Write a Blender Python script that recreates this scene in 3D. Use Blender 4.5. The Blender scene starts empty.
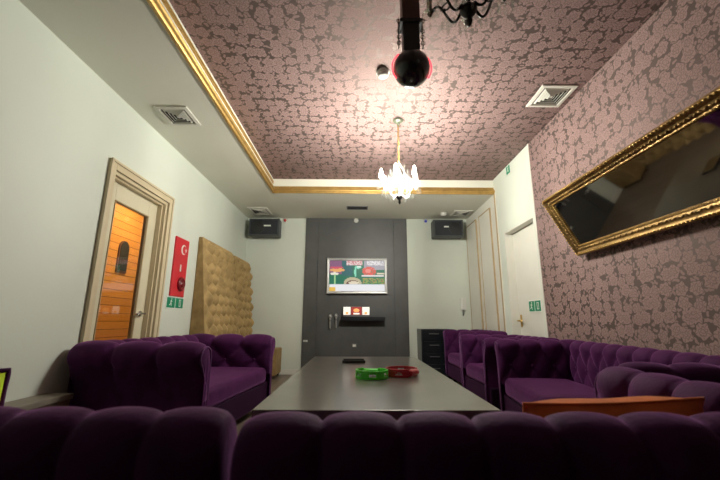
import bpy, math, random
from mathutils import Vector, Matrix
random.seed(7)
PI = math.pi
S = bpy.context.scene
COL = S.collection
sin, cos = math.sin, math.cos

# ------------------------------------------------------------------ materials
def newmat(name):
    m = bpy.data.materials.new(name); m.use_nodes = True
    nt = m.node_tree
    return m, nt, nt.nodes['Principled BSDF']

def pm(name, col, rough=0.5, metal=0.0, spec=0.5, emit=None, estr=0.0, bump=0.0, bscale=60, vary=0.0, vscale=4.0,
       sheen=0.0, sheen_tint=(1, 1, 1), sheen_rough=0.4, coat=0.0):
    m, nt, b = newmat(name)
    b.inputs['Base Color'].default_value = (*col, 1)
    b.inputs['Roughness'].default_value = rough
    b.inputs['Metallic'].default_value = metal
    b.inputs['Specular IOR Level'].default_value = spec
    if sheen:
        b.inputs['Sheen Weight'].default_value = sheen
        b.inputs['Sheen Tint'].default_value = (*sheen_tint, 1)
        b.inputs['Sheen Roughness'].default_value = sheen_rough
    if coat:
        b.inputs['Coat Weight'].default_value = coat
    if emit:
        b.inputs['Emission Color'].default_value = (*emit, 1)
        b.inputs['Emission Strength'].default_value = estr
    tc = nt.nodes.new('ShaderNodeTexCoord')
    if vary:
        n = nt.nodes.new('ShaderNodeTexNoise'); n.inputs['Scale'].default_value = vscale; n.inputs['Detail'].default_value = 4
        nt.links.new(tc.outputs['Object'], n.inputs['Vector'])
        r = nt.nodes.new('ShaderNodeValToRGB')
        r.color_ramp.elements[0].position = 0.3; r.color_ramp.elements[1].position = 0.7
        r.color_ramp.elements[0].color = (*[c * (1 - vary) for c in col], 1)
        r.color_ramp.elements[1].color = (*[min(1, c * (1 + vary)) for c in col], 1)
        nt.links.new(n.outputs['Fac'], r.inputs['Fac']); nt.links.new(r.outputs['Color'], b.inputs['Base Color'])
    if bump:
        n = nt.nodes.new('ShaderNodeTexNoise'); n.inputs['Scale'].default_value = bscale; n.inputs['Detail'].default_value = 3
        nt.links.new(tc.outputs['Object'], n.inputs['Vector'])
        bp = nt.nodes.new('ShaderNodeBump'); bp.inputs['Strength'].default_value = bump; bp.inputs['Distance'].default_value = 0.01
        nt.links.new(n.outputs['Fac'], bp.inputs['Height']); nt.links.new(bp.outputs['Normal'], b.inputs['Normal'])
    return m

def wallpaper(name, axes):
    """damask: matt rose flowers on a satin metallic ground"""
    m, nt, b = newmat(name)
    L = nt.links.new
    def N(t, **k):
        n = nt.nodes.new(t)
        for a, v in k.items():
            setattr(n, a, v)
        return n
    def math_(op, a, bb=None, clamp=False):
        n = N('ShaderNodeMath', operation=op, use_clamp=clamp)
        for i, v in enumerate((a, bb)):
            if v is None: continue
            if isinstance(v, (int, float)): n.inputs[i].default_value = v
            else: L(v, n.inputs[i])
        return n.outputs[0]
    def ramp(v, lo, hi):
        n = N('ShaderNodeMapRange', interpolation_type='SMOOTHSTEP')
        n.inputs['From Min'].default_value = lo; n.inputs['From Max'].default_value = hi
        L(v, n.inputs['Value']); return n.outputs[0]
    tc = N('ShaderNodeTexCoord')
    sx = N('ShaderNodeSeparateXYZ'); L(tc.outputs['Object'], sx.inputs[0])
    cx = N('ShaderNodeCombineXYZ')
    L(sx.outputs[axes[0]], cx.inputs[0]); L(sx.outputs[axes[1]], cx.inputs[1])
    def voro(scale, feature='F1', rnd=0.7, vec=None):
        v = N('ShaderNodeTexVoronoi', voronoi_dimensions='2D', feature=feature)
        v.inputs['Scale'].default_value = scale; v.inputs['Randomness'].default_value = rnd
        L(vec, v.inputs['Vector']); return v.outputs['Distance']
    # warp so that the outlines of the flowers get scalloped
    nz = N('ShaderNodeTexNoise', noise_dimensions='2D'); nz.inputs['Scale'].default_value = 28; nz.inputs['Detail'].default_value = 2
    L(cx.outputs[0], nz.inputs['Vector'])
    sub = N('ShaderNodeVectorMath', operation='SUBTRACT'); L(nz.outputs['Color'], sub.inputs[0]); sub.inputs[1].default_value = (.5, .5, .5)
    scl = N('ShaderNodeVectorMath', operation='SCALE'); L(sub.outputs[0], scl.inputs[0]); scl.inputs['Scale'].default_value = 0.022
    add = N('ShaderNodeVectorMath', operation='ADD'); L(cx.outputs[0], add.inputs[0]); L(scl.outputs[0], add.inputs[1])
    w = add.outputs[0]
    def cells(scale, rnd, vec):
        v = N('ShaderNodeTexVoronoi', voronoi_dimensions='2D', feature='F1')
        v.inputs['Scale'].default_value = scale; v.inputs['Randomness'].default_value = rnd; L(vec, v.inputs['Vector'])
        df = N('ShaderNodeVectorMath', operation='SUBTRACT'); L(vec, df.inputs[0]); L(v.outputs['Position'], df.inputs[1])
        sp = N('ShaderNodeSeparateXYZ'); L(df.outputs[0], sp.inputs[0])
        sc_ = N('ShaderNodeSeparateColor'); L(v.outputs['Color'], sc_.inputs[0])
        th = math_('ADD', math_('ARCTAN2', sp.outputs[1], sp.outputs[0]), math_('MULTIPLY', sc_.outputs[0], 6.28))
        return v.outputs['Distance'], th, sc_.outputs[1]
    # roses: scalloped outline, an inner ring of petals and a dark eye line
    dist, th, rn = cells(10.6, 0.55, w)
    c5 = math_('COSINE', math_('MULTIPLY', th, 5.0)); c3 = math_('COSINE', math_('MULTIPLY', th, 3.0))
    rad = math_('ADD', math_('ADD', 0.42, math_('MULTIPLY', rn, 0.08)), math_('MULTIPLY', c5, 0.055))
    flower = ramp(math_('SUBTRACT', rad, dist), -0.02, 0.03)
    ring = ramp(math_('ABSOLUTE', math_('SUBTRACT', dist, math_('ADD', 0.25, math_('MULTIPLY', c5, -0.05)))), 0.02, 0.055)
    ring2 = ramp(math_('ABSOLUTE', math_('SUBTRACT', dist, math_('ADD', 0.11, math_('MULTIPLY', c3, 0.03)))), 0.012, 0.04)
    notch = math_('MAXIMUM', ramp(math_('ABSOLUTE', math_('SINE', math_('MULTIPLY', th, 2.5))), 0.05, 0.22), ramp(math_('SUBTRACT', 0.27, dist), 0.0, 0.02))
    petals = math_('MULTIPLY', math_('MULTIPLY', ring, ring2), notch)
    flower = math_('MULTIPLY', flower, math_('ADD', 0.45, math_('MULTIPLY', petals, 0.55)))
    # leaves scattered between the roses
    ld, lth, lrn = cells(24.0, 0.9, w)
    lr = math_('ADD', 0.34, math_('MULTIPLY', math_('COSINE', math_('MULTIPLY', lth, 2.0)), 0.13))
    leaf = ramp(math_('SUBTRACT', lr, ld), -0.02, 0.05)
    mask = math_('MAXIMUM', flower, math_('MULTIPLY', leaf, math_('MULTIPLY', 0.85, ramp(math_('SUBTRACT', dist, rad), 0.02, 0.06))))
    mix = N('ShaderNodeMix', data_type='RGBA')
    L(mask, mix.inputs['Factor'])
    mix.inputs['A'].default_value = (0.140, 0.107, 0.096, 1)
    mix.inputs['B'].default_value = (0.31, 0.207, 0.195, 1)
    L(mix.outputs['Result'], b.inputs['Base Color'])
    met = math_('MULTIPLY', math_('SUBTRACT', 1.0, mask), 0.62)
    L(met, b.inputs['Metallic'])
    rg = math_('ADD', 0.62, math_('MULTIPLY', mask, 0.15))
    L(rg, b.inputs['Roughness']); b.inputs['Specular IOR Level'].default_value = 0.12
    bp = N('ShaderNodeBump'); bp.inputs['Strength'].default_value = 0.25; bp.inputs['Distance'].default_value = 0.002
    L(mask, bp.inputs['Height']); L(bp.outputs['Normal'], b.inputs['Normal'])
    return m

def planks(name, c1, c2, axis_len, axis_w, width, length, rough=0.35, gap=0.004, dark=0.35):
    m, nt, b = newmat(name); L = nt.links.new
    tc = nt.nodes.new('ShaderNodeTexCoord'); sx = nt.nodes.new('ShaderNodeSeparateXYZ'); L(tc.outputs['Object'], sx.inputs[0])
    cx = nt.nodes.new('ShaderNodeCombineXYZ'); L(sx.outputs[axis_len], cx.inputs[0]); L(sx.outputs[axis_w], cx.inputs[1])
    br = nt.nodes.new('ShaderNodeTexBrick'); L(cx.outputs[0], br.inputs['Vector'])
    br.inputs['Scale'].default_value = 1; br.inputs['Brick Width'].default_value = length; br.inputs['Row Height'].default_value = width
    br.inputs['Mortar Size'].default_value = gap; br.inputs['Mortar Smooth'].default_value = 0.2
    br.inputs['Color1'].default_value = (*c1, 1); br.inputs['Color2'].default_value = (*c2, 1)
    br.inputs['Mortar'].default_value = (*[c * dark for c in c1], 1)
    n = nt.nodes.new('ShaderNodeTexNoise'); n.inputs['Scale'].default_value = 6; n.inputs['Detail'].default_value = 5
    mp = nt.nodes.new('ShaderNodeMapping'); mp.inputs['Scale'].default_value = (1, 14, 1)
    L(cx.outputs[0], mp.inputs['Vector']); L(mp.outputs[0], n.inputs['Vector'])
    mx = nt.nodes.new('ShaderNodeMix'); mx.data_type = 'RGBA'; mx.blend_type = 'OVERLAY'; mx.inputs['Factor'].default_value = 0.35
    L(br.outputs['Color'], mx.inputs['A']); L(n.outputs['Fac'], mx.inputs['B'])
    L(mx.outputs['Result'], b.inputs['Base Color']); b.inputs['Roughness'].default_value = rough
    return m

def glassmat(name, tint=(0.97, 0.98, 0.97), ior=1.5, rough=0.0, strength=1.0):
    m = bpy.data.materials.new(name); m.use_nodes = True; nt = m.node_tree; nt.nodes.clear()
    o = nt.nodes.new('ShaderNodeOutputMaterial'); t = nt.nodes.new('ShaderNodeBsdfTransparent'); g = nt.nodes.new('ShaderNodeBsdfGlossy')
    t.inputs[0].default_value = (*tint, 1); g.inputs['Roughness'].default_value = rough
    lw_ = nt.nodes.new('ShaderNodeLayerWeight'); lw_.inputs['Blend'].default_value = 0.5      # Facing = 1 - |N.I|, same from both sides
    pw = nt.nodes.new('ShaderNodeMath'); pw.operation = 'POWER'; pw.inputs[1].default_value = 5.0
    f0 = ((ior - 1) / (ior + 1)) ** 2 * strength
    mu = nt.nodes.new('ShaderNodeMath'); mu.operation = 'MULTIPLY_ADD'; mu.use_clamp = True
    mu.inputs[1].default_value = 1 - f0; mu.inputs[2].default_value = f0
    mx = nt.nodes.new('ShaderNodeMixShader')
    nt.links.new(lw_.outputs['Facing'], pw.inputs[0]); nt.links.new(pw.outputs[0], mu.inputs[0]); nt.links.new(mu.outputs[0], mx.inputs[0])
    nt.links.new(t.outputs[0], mx.inputs[1]); nt.links.new(g.outputs[0], mx.inputs[2]); nt.links.new(mx.outputs[0], o.inputs[0])
    return m

def crystalmat():
    m = glassmat('cut_crystal', (0.90, 0.90, 0.88), 1.5, 0.04, 0.6); nt = m.node_tree
    o = [n for n in nt.nodes if n.type == 'OUTPUT_MATERIAL'][0]; src = o.inputs[0].links[0].from_socket
    tr = nt.nodes.new('ShaderNodeBsdfTranslucent'); tr.inputs[0].default_value = (0.9, 0.9, 0.86, 1)
    mx = nt.nodes.new('ShaderNodeMixShader'); mx.inputs[0].default_value = 0.025
    nt.links.new(src, mx.inputs[1]); nt.links.new(tr.outputs[0], mx.inputs[2]); nt.links.new(mx.outputs[0], o.inputs[0])
    return m

def velvet(name, base, tint, rough=0.75, sheen=0.9):
    return pm(name, base, rough=rough, spec=0.12, sheen=sheen, sheen_tint=tint, sheen_rough=0.35, vary=0.25, vscale=9, bump=0.12, bscale=90)

M = {}
M['white_wall'] = pm('white_wall_paint', (0.65, 0.692, 0.615), 0.65, spec=0.3, vary=0.03, vscale=1.5, bump=0.05, bscale=40)
M['ceil_paint'] = pm('ceiling_paint', (0.74, 0.735, 0.64), 0.7, spec=0.3, vary=0.03, vscale=1.2)
M['white_trim'] = pm('white_trim_paint', (0.70, 0.69, 0.62), 0.45, vary=0.02)
M['paper_wall'] = wallpaper('damask_wallpaper_on_wall', (1, 2))
M['paper_ceil'] = wallpaper('damask_wallpaper_on_ceiling', (0, 1))
M['rear_bounce_cut'] = pm('rear_wall_bounce_cut', (0.07, 0.055, 0.05), 0.7, vary=0.1)  # unseen wall, darkened to keep bounce light off the foreground sofa backs
M['floor'] = planks('floor_laminate', (0.16, 0.125, 0.095), (0.20, 0.155, 0.12), 1, 0, 0.19, 1.2, 0.4, 0.003)
M['gold'] = pm('gold_paint', (0.52, 0.33, 0.105), 0.44, 0.65, vary=0.15, vscale=12)
M['gold_old'] = pm('antique_gold', (0.30, 0.185, 0.065), 0.42, 0.7, vary=0.4, vscale=25, bump=0.3, bscale=70)
M['brass'] = pm('brass', (0.60, 0.40, 0.12), 0.3, 0.9, vary=0.1)
M['chrome'] = pm('chrome', (0.7, 0.7, 0.68), 0.2, 1.0, vary=0.05)
M['cream'] = pm('cream_lacquer', (0.60, 0.51, 0.34), 0.4, vary=0.06, vscale=3)
M['leaf'] = pm('door_leaf_paint', (0.64, 0.59, 0.43), 0.4, vary=0.05, vscale=3)
M['tan_line'] = pm('tan_edging', (0.42, 0.31, 0.17), 0.45, vary=0.1)
M['orange_wood'] = planks('orange_plank_wall', (0.62, 0.285, 0.075), (0.70, 0.33, 0.095), 1, 2, 0.105, 4.0, 0.45, 0.005, 0.4)
M['panel'] = pm('charcoal_laminate', (0.074, 0.075, 0.075), 0.48, vary=0.1, vscale=5)
M['groove'] = pm('groove_black', (0.02, 0.02, 0.02), 0.7, vary=0.1)
M['black'] = pm('black_plastic', (0.016, 0.016, 0.018), 0.38, vary=0.2, bump=0.05, bscale=200)
M['black_gloss'] = pm('gloss_black_shell', (0.012, 0.013, 0.014), 0.22, vary=0.1, coat=0.5)
M['grille'] = pm('speaker_cloth', (0.020, 0.024, 0.030), 0.75, bump=0.3, bscale=400, vary=0.2)
M['grey_plastic'] = pm('grey_plastic', (0.15, 0.155, 0.16), 0.45, vary=0.1)
M['speaker_shell'] = pm('dark_grey_shell', (0.06, 0.064, 0.068), 0.5, vary=0.1)
M['white_plastic'] = pm('white_plastic', (0.72, 0.72, 0.68), 0.4, vary=0.02)
M['vent_white'] = pm('vent_enamel', (0.66, 0.65, 0.58), 0.45, vary=0.03)
M['vent_dark'] = pm('duct_dark', (0.035, 0.032, 0.028), 0.8, vary=0.2)
M['silver'] = pm('silver_bezel', (0.40, 0.40, 0.395), 0.42, 0.5, vary=0.05)
M['navy'] = pm('dark_navy_laminate', (0.008, 0.011, 0.015), 0.3, vary=0.15)
M['velvet'] = velvet('purple_velvet', (0.060, 0.010, 0.060), (0.62, 0.25, 0.66), sheen=0.55)
M['velvet_shaded'] = velvet('purple_velvet_shaded_base', (0.018, 0.004, 0.018), (0.35, 0.12, 0.35), sheen=0.35)  # sofa velvet darkened in colour for the shade below the seats
M['piping'] = velvet('purple_piping', (0.10, 0.03, 0.11), (0.75, 0.45, 0.78), sheen=1.0)
M['tan_velvet'] = velvet('tan_velvet', (0.40, 0.28, 0.125), (0.85, 0.70, 0.42), sheen=0.5)
M['tan_side'] = velvet('tan_velvet_side', (0.30, 0.20, 0.085), (0.8, 0.6, 0.35), sheen=0.4)
M['rust'] = velvet('rust_plush', (0.75, 0.18, 0.045), (1.0, 0.55, 0.35), sheen=0.8)
M['lime'] = velvet('lime_cotton', (0.60, 0.80, 0.04), (0.8, 1.0, 0.4), sheen=0.2)
M['table'] = pm('dark_table_veneer', (0.10, 0.085, 0.068), 0.30, spec=0.8, vary=0.2, vscale=4, coat=0.7)
M['table'].node_tree.nodes['Principled BSDF'].inputs['Coat Roughness'].default_value = 0.16
M['foot'] = pm('dark_wood_foot', (0.03, 0.018, 0.012), 0.45, vary=0.2)
M['bench'] = pm('brown_bench_wood', (0.15, 0.10, 0.065), 0.5, vary=0.2, vscale=5)
M['bench_top'] = pm('grey_bench_cap', (0.20, 0.175, 0.14), 0.5, vary=0.1)
M['red'] = pm('red_enamel', (0.62, 0.022, 0.035), 0.4, vary=0.06)
M['dark_red'] = pm('dark_red_plastic', (0.20, 0.012, 0.018), 0.35, vary=0.1)
M['sign_green'] = pm('sign_green', (0.0, 0.25, 0.12), 0.4, vary=0.06)
M['sign_white'] = pm('sign_white', (0.75, 0.78, 0.72), 0.4, vary=0.02)
M['tamb_green'] = pm('green_plastic', (0.07, 0.72, 0.03), 0.3, vary=0.05, coat=0.4)
M['tamb_red'] = pm('red_plastic', (0.50, 0.012, 0.03), 0.3, vary=0.05, coat=0.4)
M['mirror'] = pm('mirror_silvering', (0.40, 0.39, 0.37), 0.04, 1.0)
M['iron'] = pm('bronze_and_backlit_arms', (0.035, 0.035, 0.030), 0.35, 0.8, vary=0.2)  # own colour on finials and wire; backlight shade painted on the unlit arms
M['verdigris'] = pm('green_bronze', (0.20, 0.22, 0.16), 0.4, 0.6, vary=0.2)
M['arm_metal_lit'] = pm('lit_arm_metal', (0.55, 0.52, 0.44), 0.3, 0.9, vary=0.1)  # arm metal lightened in colour for the lit chandelier
M['candle'] = pm('ivory_sleeve', (0.60, 0.55, 0.42), 0.4, vary=0.02)
M['crystal'] = crystalmat()
M['glass'] = glassmat('clear_glass', (0.96, 0.97, 0.95), 1.5, 0.0, 1.25)
M['bulb'] = pm('lit_bulb', (1, 1, 1), 0.4, emit=(1.0, 0.975, 0.865), estr=1230)
M['bulb_off'] = pm('unlit_bulb', (0.62, 0.60, 0.55), 0.15, coat=0.5)
M['led_red'] = pm('red_led_ring', (0.5, 0.02, 0.03), 0.4, emit=(1.0, 0.05, 0.08), estr=1.6)
M['sensor_red'] = pm('red_sensor_lens', (0.45, 0.03, 0.03), 0.3, emit=(1, 0.05, 0.04), estr=0.06)
M['sensor_blue'] = pm('blue_sensor_lens', (0.03, 0.05, 0.4), 0.3, emit=(0.05, 0.1, 1), estr=0.06)
M['lit_white'] = pm('lit_white_panel', (0.7, 0.7, 0.65), 0.4, emit=(1, 0.95, 0.85), estr=0.55)
M['lit_amber'] = pm('lit_amber_panel', (0.6, 0.3, 0.1), 0.4, emit=(1, 0.45, 0.15), estr=0.6)
M['lit_red'] = pm('lit_red_panel', (0.15, 0.01, 0.01), 0.4, emit=(0.5, 0.05, 0.04), estr=0.5)
M['wood_oak'] = pm('brown_wood', (0.10, 0.045, 0.03), 0.45, vary=0.25, vscale=8)
def screen_mat():
    m, nt, b = newmat('tv_picture')
    a = nt.nodes.new('ShaderNodeVertexColor'); a.layer_name = 'picture'
    b.inputs['Base Color'].default_value = (0.01, 0.01, 0.01, 1); b.inputs['Roughness'].default_value = 0.35; b.inputs['Specular IOR Level'].default_value = 0.12
    nt.links.new(a.outputs['Color'], b.inputs['Emission Color']); b.inputs['Emission Strength'].default_value = 0.62
    return m
M['screen'] = screen_mat()

# ------------------------------------------------------------------ mesh helper
class MB:
    def __init__(s): s.v = []; s.f = []; s.m = []; s.s = []
    def add(s, vs, fs, mi=0, smooth=False, T=None):
        o = len(s.v)
        for p in vs:
            p = Vector(p)
            s.v.append(tuple(T @ p) if T is not None else tuple(p))
        for f in fs:
            s.f.append([i + o for i in f]); s.m.append(mi); s.s.append(smooth)
        return s
    def box(s, lo, hi, mi=0, T=None):
        x0, y0, z0 = lo; x1, y1, z1 = hi
        vs = [(x0, y0, z0), (x1, y0, z0), (x1, y1, z0), (x0, y1, z0), (x0, y0, z1), (x1, y0, z1), (x1, y1, z1), (x0, y1, z1)]
        fs = [(0, 3, 2, 1), (4, 5, 6, 7), (0, 1, 5, 4), (1, 2, 6, 5), (2, 3, 7, 6), (3, 0, 4, 7)]
        return s.add(vs, fs, mi, False, T)
    def grid(s, fn, nu, nv, mi=0, smooth=True, T=None, cu=False, cv=False):
        vs = [fn(i / (nu if cu else nu - 1), j / (nv if cv else nv - 1)) for i in range(nu) for j in range(nv)]
        fs = []
        for i in range(nu if cu else nu - 1):
            for j in range(nv if cv else nv - 1):
                a = i * nv + j; b = ((i + 1) % nu) * nv + j; c = ((i + 1) % nu) * nv + (j + 1) % nv; d = i * nv + (j + 1) % nv
                fs.append((a, b, c, d))
        return s.add(vs, fs, mi, smooth, T)
    def lathe(s, prof, n=24, mi=0, T=None, smooth=True):
        vs = []; fs = []
        for r, z in prof:
            for k in range(n):
                a = 2 * PI * k / n; vs.append((r * cos(a), r * sin(a), z))
        for i in range(len(prof) - 1):
            for k in range(n):
                k2 = (k + 1) % n
                fs.append((i * n + k, i * n + k2, (i + 1) * n + k2, (i + 1) * n + k))
        fs.append(tuple(range(n))[::-1]); fs.append(tuple((len(prof) - 1) * n + k for k in range(n)))
        return s.add(vs, fs, mi, smooth, T)
    def tube(s, pts, r, n=8, closed=False, mi=0, T=None, taper=None):
        pts = [Vector(p) for p in pts]; N = len(pts); vs = []; fs = []
        prev = None
        for i, p in enumerate(pts):
            a = pts[(i - 1) % N] if (closed or i > 0) else p
            b = pts[(i + 1) % N] if (closed or i < N - 1) else p
            t = (b - a).normalized()
            if prev is None:
                u = t.orthogonal().normalized()
            else:
                u = (prev - t * prev.dot(t))
                u = u.normalized() if u.length > 1e-6 else t.orthogonal().normalized()
            prev = u; w = t.cross(u)
            rr = r if taper is None else r * (1 + (taper - 1) * i / (N - 1))
            for k in range(n):
                an = 2 * PI * k / n; vs.append(p + (u * cos(an) + w * sin(an)) * rr)
        for i in range(N if closed else N - 1):
            j = (i + 1) % N
            for k in range(n):
                k2 = (k + 1) % n
                fs.append((i * n + k, i * n + k2, j * n + k2, j * n + k))
        if not closed:
            fs.append(tuple(range(n))[::-1]); fs.append(tuple((N - 1) * n + k for k in range(n)))
        return s.add(vs, fs, mi, True, T)
    def sphere(s, c, r, nu=16, nv=10, mi=0, sc=(1, 1, 1), T=None):
        c = Vector(c)
        prof = [(max(1e-4, r * sin(PI * j / nv)), -r * cos(PI * j / nv)) for j in range(nv + 1)]
        X = Matrix.Translation(c) @ Matrix.Diagonal((*sc, 1))
        return s.lathe(prof, nu, mi, X if T is None else T @ X)
    def prism(s, poly, y0, y1, mi=0, T=None):
        """poly in x,z extruded along y"""
        n = len(poly)
        vs = [(x, y0, z) for x, z in poly] + [(x, y1, z) for x, z in poly]
        fs = [tuple(range(n)), tuple(range(2 * n - 1, n - 1, -1))] + [(i, i + n, (i + 1) % n + n, (i + 1) % n) for i in range(n)]
        return s.add(vs, fs, mi, False, T)
    def frame(s, w, h, prof, mi=0, T=None, smooth=False):
        """sweep prof=[(inset, depth)] round the rectangle x +-w/2, z 0..h; depth goes to -y"""
        vs = []; n = len(prof)
        for cx_, cz in ((-1, 0), (1, 0), (1, 1), (-1, 1)):
            for ins, d in prof:
                vs.append((cx_ * (w / 2 - ins), -d, ins if cz == 0 else h - ins))
        fs = []
        for c in range(4):
            c2 = (c + 1) % 4
            for i in range(n - 1):
                fs.append((c * n + i, c2 * n + i, c2 * n + i + 1, c * n + i + 1))
        return s.add(vs, fs, mi, smooth, T)
    def build(s, name, mats, parent=None, bevel=0.0, segs=2, recalc=True):
        me = bpy.data.meshes.new(name)
        me.from_pydata(s.v, [], s.f)
        if not isinstance(mats, (list, tuple)): mats = [mats]
        for m in mats: me.materials.append(m)
        me.polygons.foreach_set('material_index', s.m)
        me.polygons.foreach_set('use_smooth', s.s)
        me.update()
        if recalc:
            import bmesh
            bm = bmesh.new(); bm.from_mesh(me); bmesh.ops.recalc_face_normals(bm, faces=bm.faces); bm.to_mesh(me); bm.free()
        o = bpy.data.objects.new(name, me); COL.objects.link(o)
        if parent is not None: o.parent = parent
        if bevel:
            md = o.modifiers.new('bevel', 'BEVEL'); md.width = bevel; md.segments = segs; md.limit_method = 'ANGLE'; md.angle_limit = math.radians(40)
        return o

def thing(name, label, cat, loc=(0, 0, 0), rot=(0, 0, 0), group=None):
    o = bpy.data.objects.new(name, None); COL.objects.link(o)
    o.location = loc; o.rotation_euler = rot; o.empty_display_size = 0.1
    return tag(o, label, cat, group)
def tag(o, label, cat, group=None):
    o['label'] = label; o['category'] = cat
    if group: o['group'] = group
    return o
def struct(o, label=None):
    o['kind'] = 'structure'
    if label: o['label'] = label
    return o
def sempty(name, loc=(0, 0, 0), rot=(0, 0, 0), label=None):
    o = bpy.data.objects.new(name, None); COL.objects.link(o); o.location = loc; o.rotation_euler = rot
    return struct(o, label)
def copy_tree(o, parent=None):
    c = o.copy(); COL.objects.link(c)
    if parent is not None: c.parent = parent
    for ch in list(o.children): copy_tree(ch, c)
    return c
def dup(o, label, loc, rot=None):
    c = copy_tree(o); c.location = loc
    if rot is not None: c.rotation_euler = rot
    c['label'] = label
    return c
B = lambda lo, hi, mi=0: MB().box(lo, hi, mi)
Rz = lambda a: Matrix.Rotation(a, 4, 'Z')
Rx = lambda a: Matrix.Rotation(a, 4, 'X')
Ry = lambda a: Matrix.Rotation(a, 4, 'Y')
Tr = lambda x, y, z: Matrix.Translation((x, y, z))

# ------------------------------------------------------------------ room
XL, XR, YB, YR = -1.948, 1.964, 6.256, -2.6
ZL, ZT = 2.643, 2.855
XM, YM = -1.215, 4.93          # edges of the raised, papered ceiling field
YC = 3.824                     # where wallpaper meets the white wall on the right
WT = 0.12

struct(B((XL - WT, YR - WT, -0.1), (XR + WT, YB + WT, 0)).build('floor', M['floor']))

mb = MB()
mb.box((XM, YR - WT, ZT), (XR + WT, YM + 0.0, ZT + 0.1), 1)                 # papered field
mb.box((XL - WT, YR - WT, ZL), (XM, YB + WT, ZT + 0.1), 0)                  # lower strip on the left
mb.box((XM, YM, ZL), (XR + WT, YB + WT, ZT + 0.1), 0)                       # lower strip at the back
struct(mb.build('ceiling', [M['ceil_paint'], M['paper_ceil']]))

D0, D1, DT = 2.725, 3.57, 2.03
mb = MB()
mb.box((XL - WT, YR - WT, 0), (XL, D0, ZL)); mb.box((XL - WT, D1, 0), (XL, YB + WT, ZL)); mb.box((XL - WT, D0, DT), (XL, D1, ZL))
struct(mb.build('wall_left', M['white_wall']))
struct(B((XL - WT, YB, 0), (XR + WT, YB + WT, ZL)).build('wall_back', M['white_wall']))
struct(B((XL - WT, YR - WT, 0), (XR + WT, YR, ZT)).build('wall_rear', M['rear_bounce_cut']))

R0, R1y, RT = 3.87, 4.69, 2.012
mb = MB()
mb.box((XR, YR, 0), (XR + WT + 0.03, YC, ZT), 1)
mb.box((XR, YC, 0), (XR + WT + 0.03, R0, ZT), 0); mb.box((XR, R1y, 0), (XR + WT + 0.03, YB, ZT), 0); mb.box((XR, R0, RT), (XR + WT + 0.03, R1y, ZT), 0)
struct(mb.build('wall_right', [M['white_wall'], M['paper_wall']]))
struct(B((XR - 0.006, YC - 0.012, 0), (XR, YC + 0.012, ZT)).build('trim_1', M['white_trim']))

# baseboards
for nm, lo, hi in (('baseboard_left', (XL, 3.66, 0), (XL + 0.012, YB, 0.08)),
                   ('baseboard_back', (XL, YB - 0.012, 0), (-0.91, YB, 0.08)),
                   ('baseboard_right', (XR - 0.012, YR, 0), (XR, YC, 0.08))):
    struct(B(lo, hi).build(nm, M['white_trim'], bevel=0.003))

# gold cornice round the raised field: profile (out from riser, height)
gp = [(0.0, 0.0), (0.012, -0.012), (0.030, -0.014), (0.036, 0.0), (0.036, 0.008), (0.050, 0.018), (0.056, 0.034), (0.050, 0.052), (0.036, 0.064),
      (0.032, 0.070), (0.032, 0.080), (0.024, 0.084), (0.022, 0.098), (0.014, 0.104), (0.012, 0.118), (0.0, 0.122)]
gp = [(a, z * 0.82) for a, z in gp]
mb = MB()
vs = [(XM + a, y_, ZL + z) for y_ in (YR, None) for a, z in gp for _ in (0,) if y_ is not None]
n = len(gp)
vs = [(XM + a, YR, ZL + z) for a, z in gp] + [(XM + a, YM - a, ZL + z) for a, z in gp]
mb.add(vs, [(i, i + 1, n + i + 1, n + i) for i in range(n - 1)], 0, False)
# the side strip carries two extra fillets up to the paper
mb.box((XM, YR, ZL + 0.135), (XM + 0.012, YM - 0.012, ZL + 0.150)); mb.box((XM, YR, ZL + 0.165), (XM + 0.010, YM - 0.01, ZL + 0.176))
struct(mb.build('trim_2', M['gold'], recalc=False), 'gold moulding along the left edge of the papered ceiling')
mb = MB()
vs = [(XM + a, YM - a, ZL + z) for a, z in gp] + [(XR, YM - a, ZL + z) for a, z in gp]
mb.add(vs, [(i, i + 1, n + i + 1, n + i) for i in range(n - 1)], 0, False)
struct(mb.build('trim_3', M['gold'], recalc=False), 'gold moulding along the back edge of the papered ceiling')

# ------------------------------------------------------------------ left door and corridor
d = sempty('door_1', (XL, (D0 + D1) / 2, 0), (0, 0, PI / 2), 'cream door with a tall glass pane in the left wall')
w2 = (D1 - D0) / 2
mb = MB()
for sx in (-1, 1):
    a, b_ = sorted((sx * w2, sx * (w2 + 0.072)))
    mb.box((a, -0.022, 0), (b_, 0.0, DT + 0.07))
    a, b_ = sorted((sx * (w2 + 0.05), sx * (w2 + 0.075)))
    mb.box((a, -0.032, 0), (b_, -0.022, DT + 0.07))
mb.box((-w2, -0.022, DT), (w2, 0, DT + 0.07)); mb.box((-w2 - 0.075, -0.032, DT + 0.05), (w2 + 0.075, -0.022, DT + 0.075))
mb.build('casing', M['cream'], d, 0.004)
mb = MB()
for sx in (-1, 1):
    a, b_ = sorted((sx * w2, sx * (w2 - 0.028))); mb.box((a, 0, 0), (b_, WT, DT))
    a, b_ = sorted((sx * (w2 - 0.028), sx * (w2 - 0.042))); mb.box((a, 0.03, 0), (b_, 0.075, DT - 0.028))
mb.box((-w2 + 0.028, 0, DT - 0.028), (w2 - 0.028, WT, DT)); mb.box((-w2 + 0.042, 0.03, DT - 0.042), (w2 - 0.042, 0.075, DT - 0.028))
mb.build('jamb', M['cream'], d, 0.003)
lw = 2 * (w2 - 0.032); gl = 0.49
mb = MB()
y0, y1 = 0.078, 0.118
mb.box((-lw / 2, y0, 0.01), (-gl / 2, y1, DT - 0.032)); mb.box((gl / 2, y0, 0.01), (lw / 2, y1, DT - 0.032))
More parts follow.
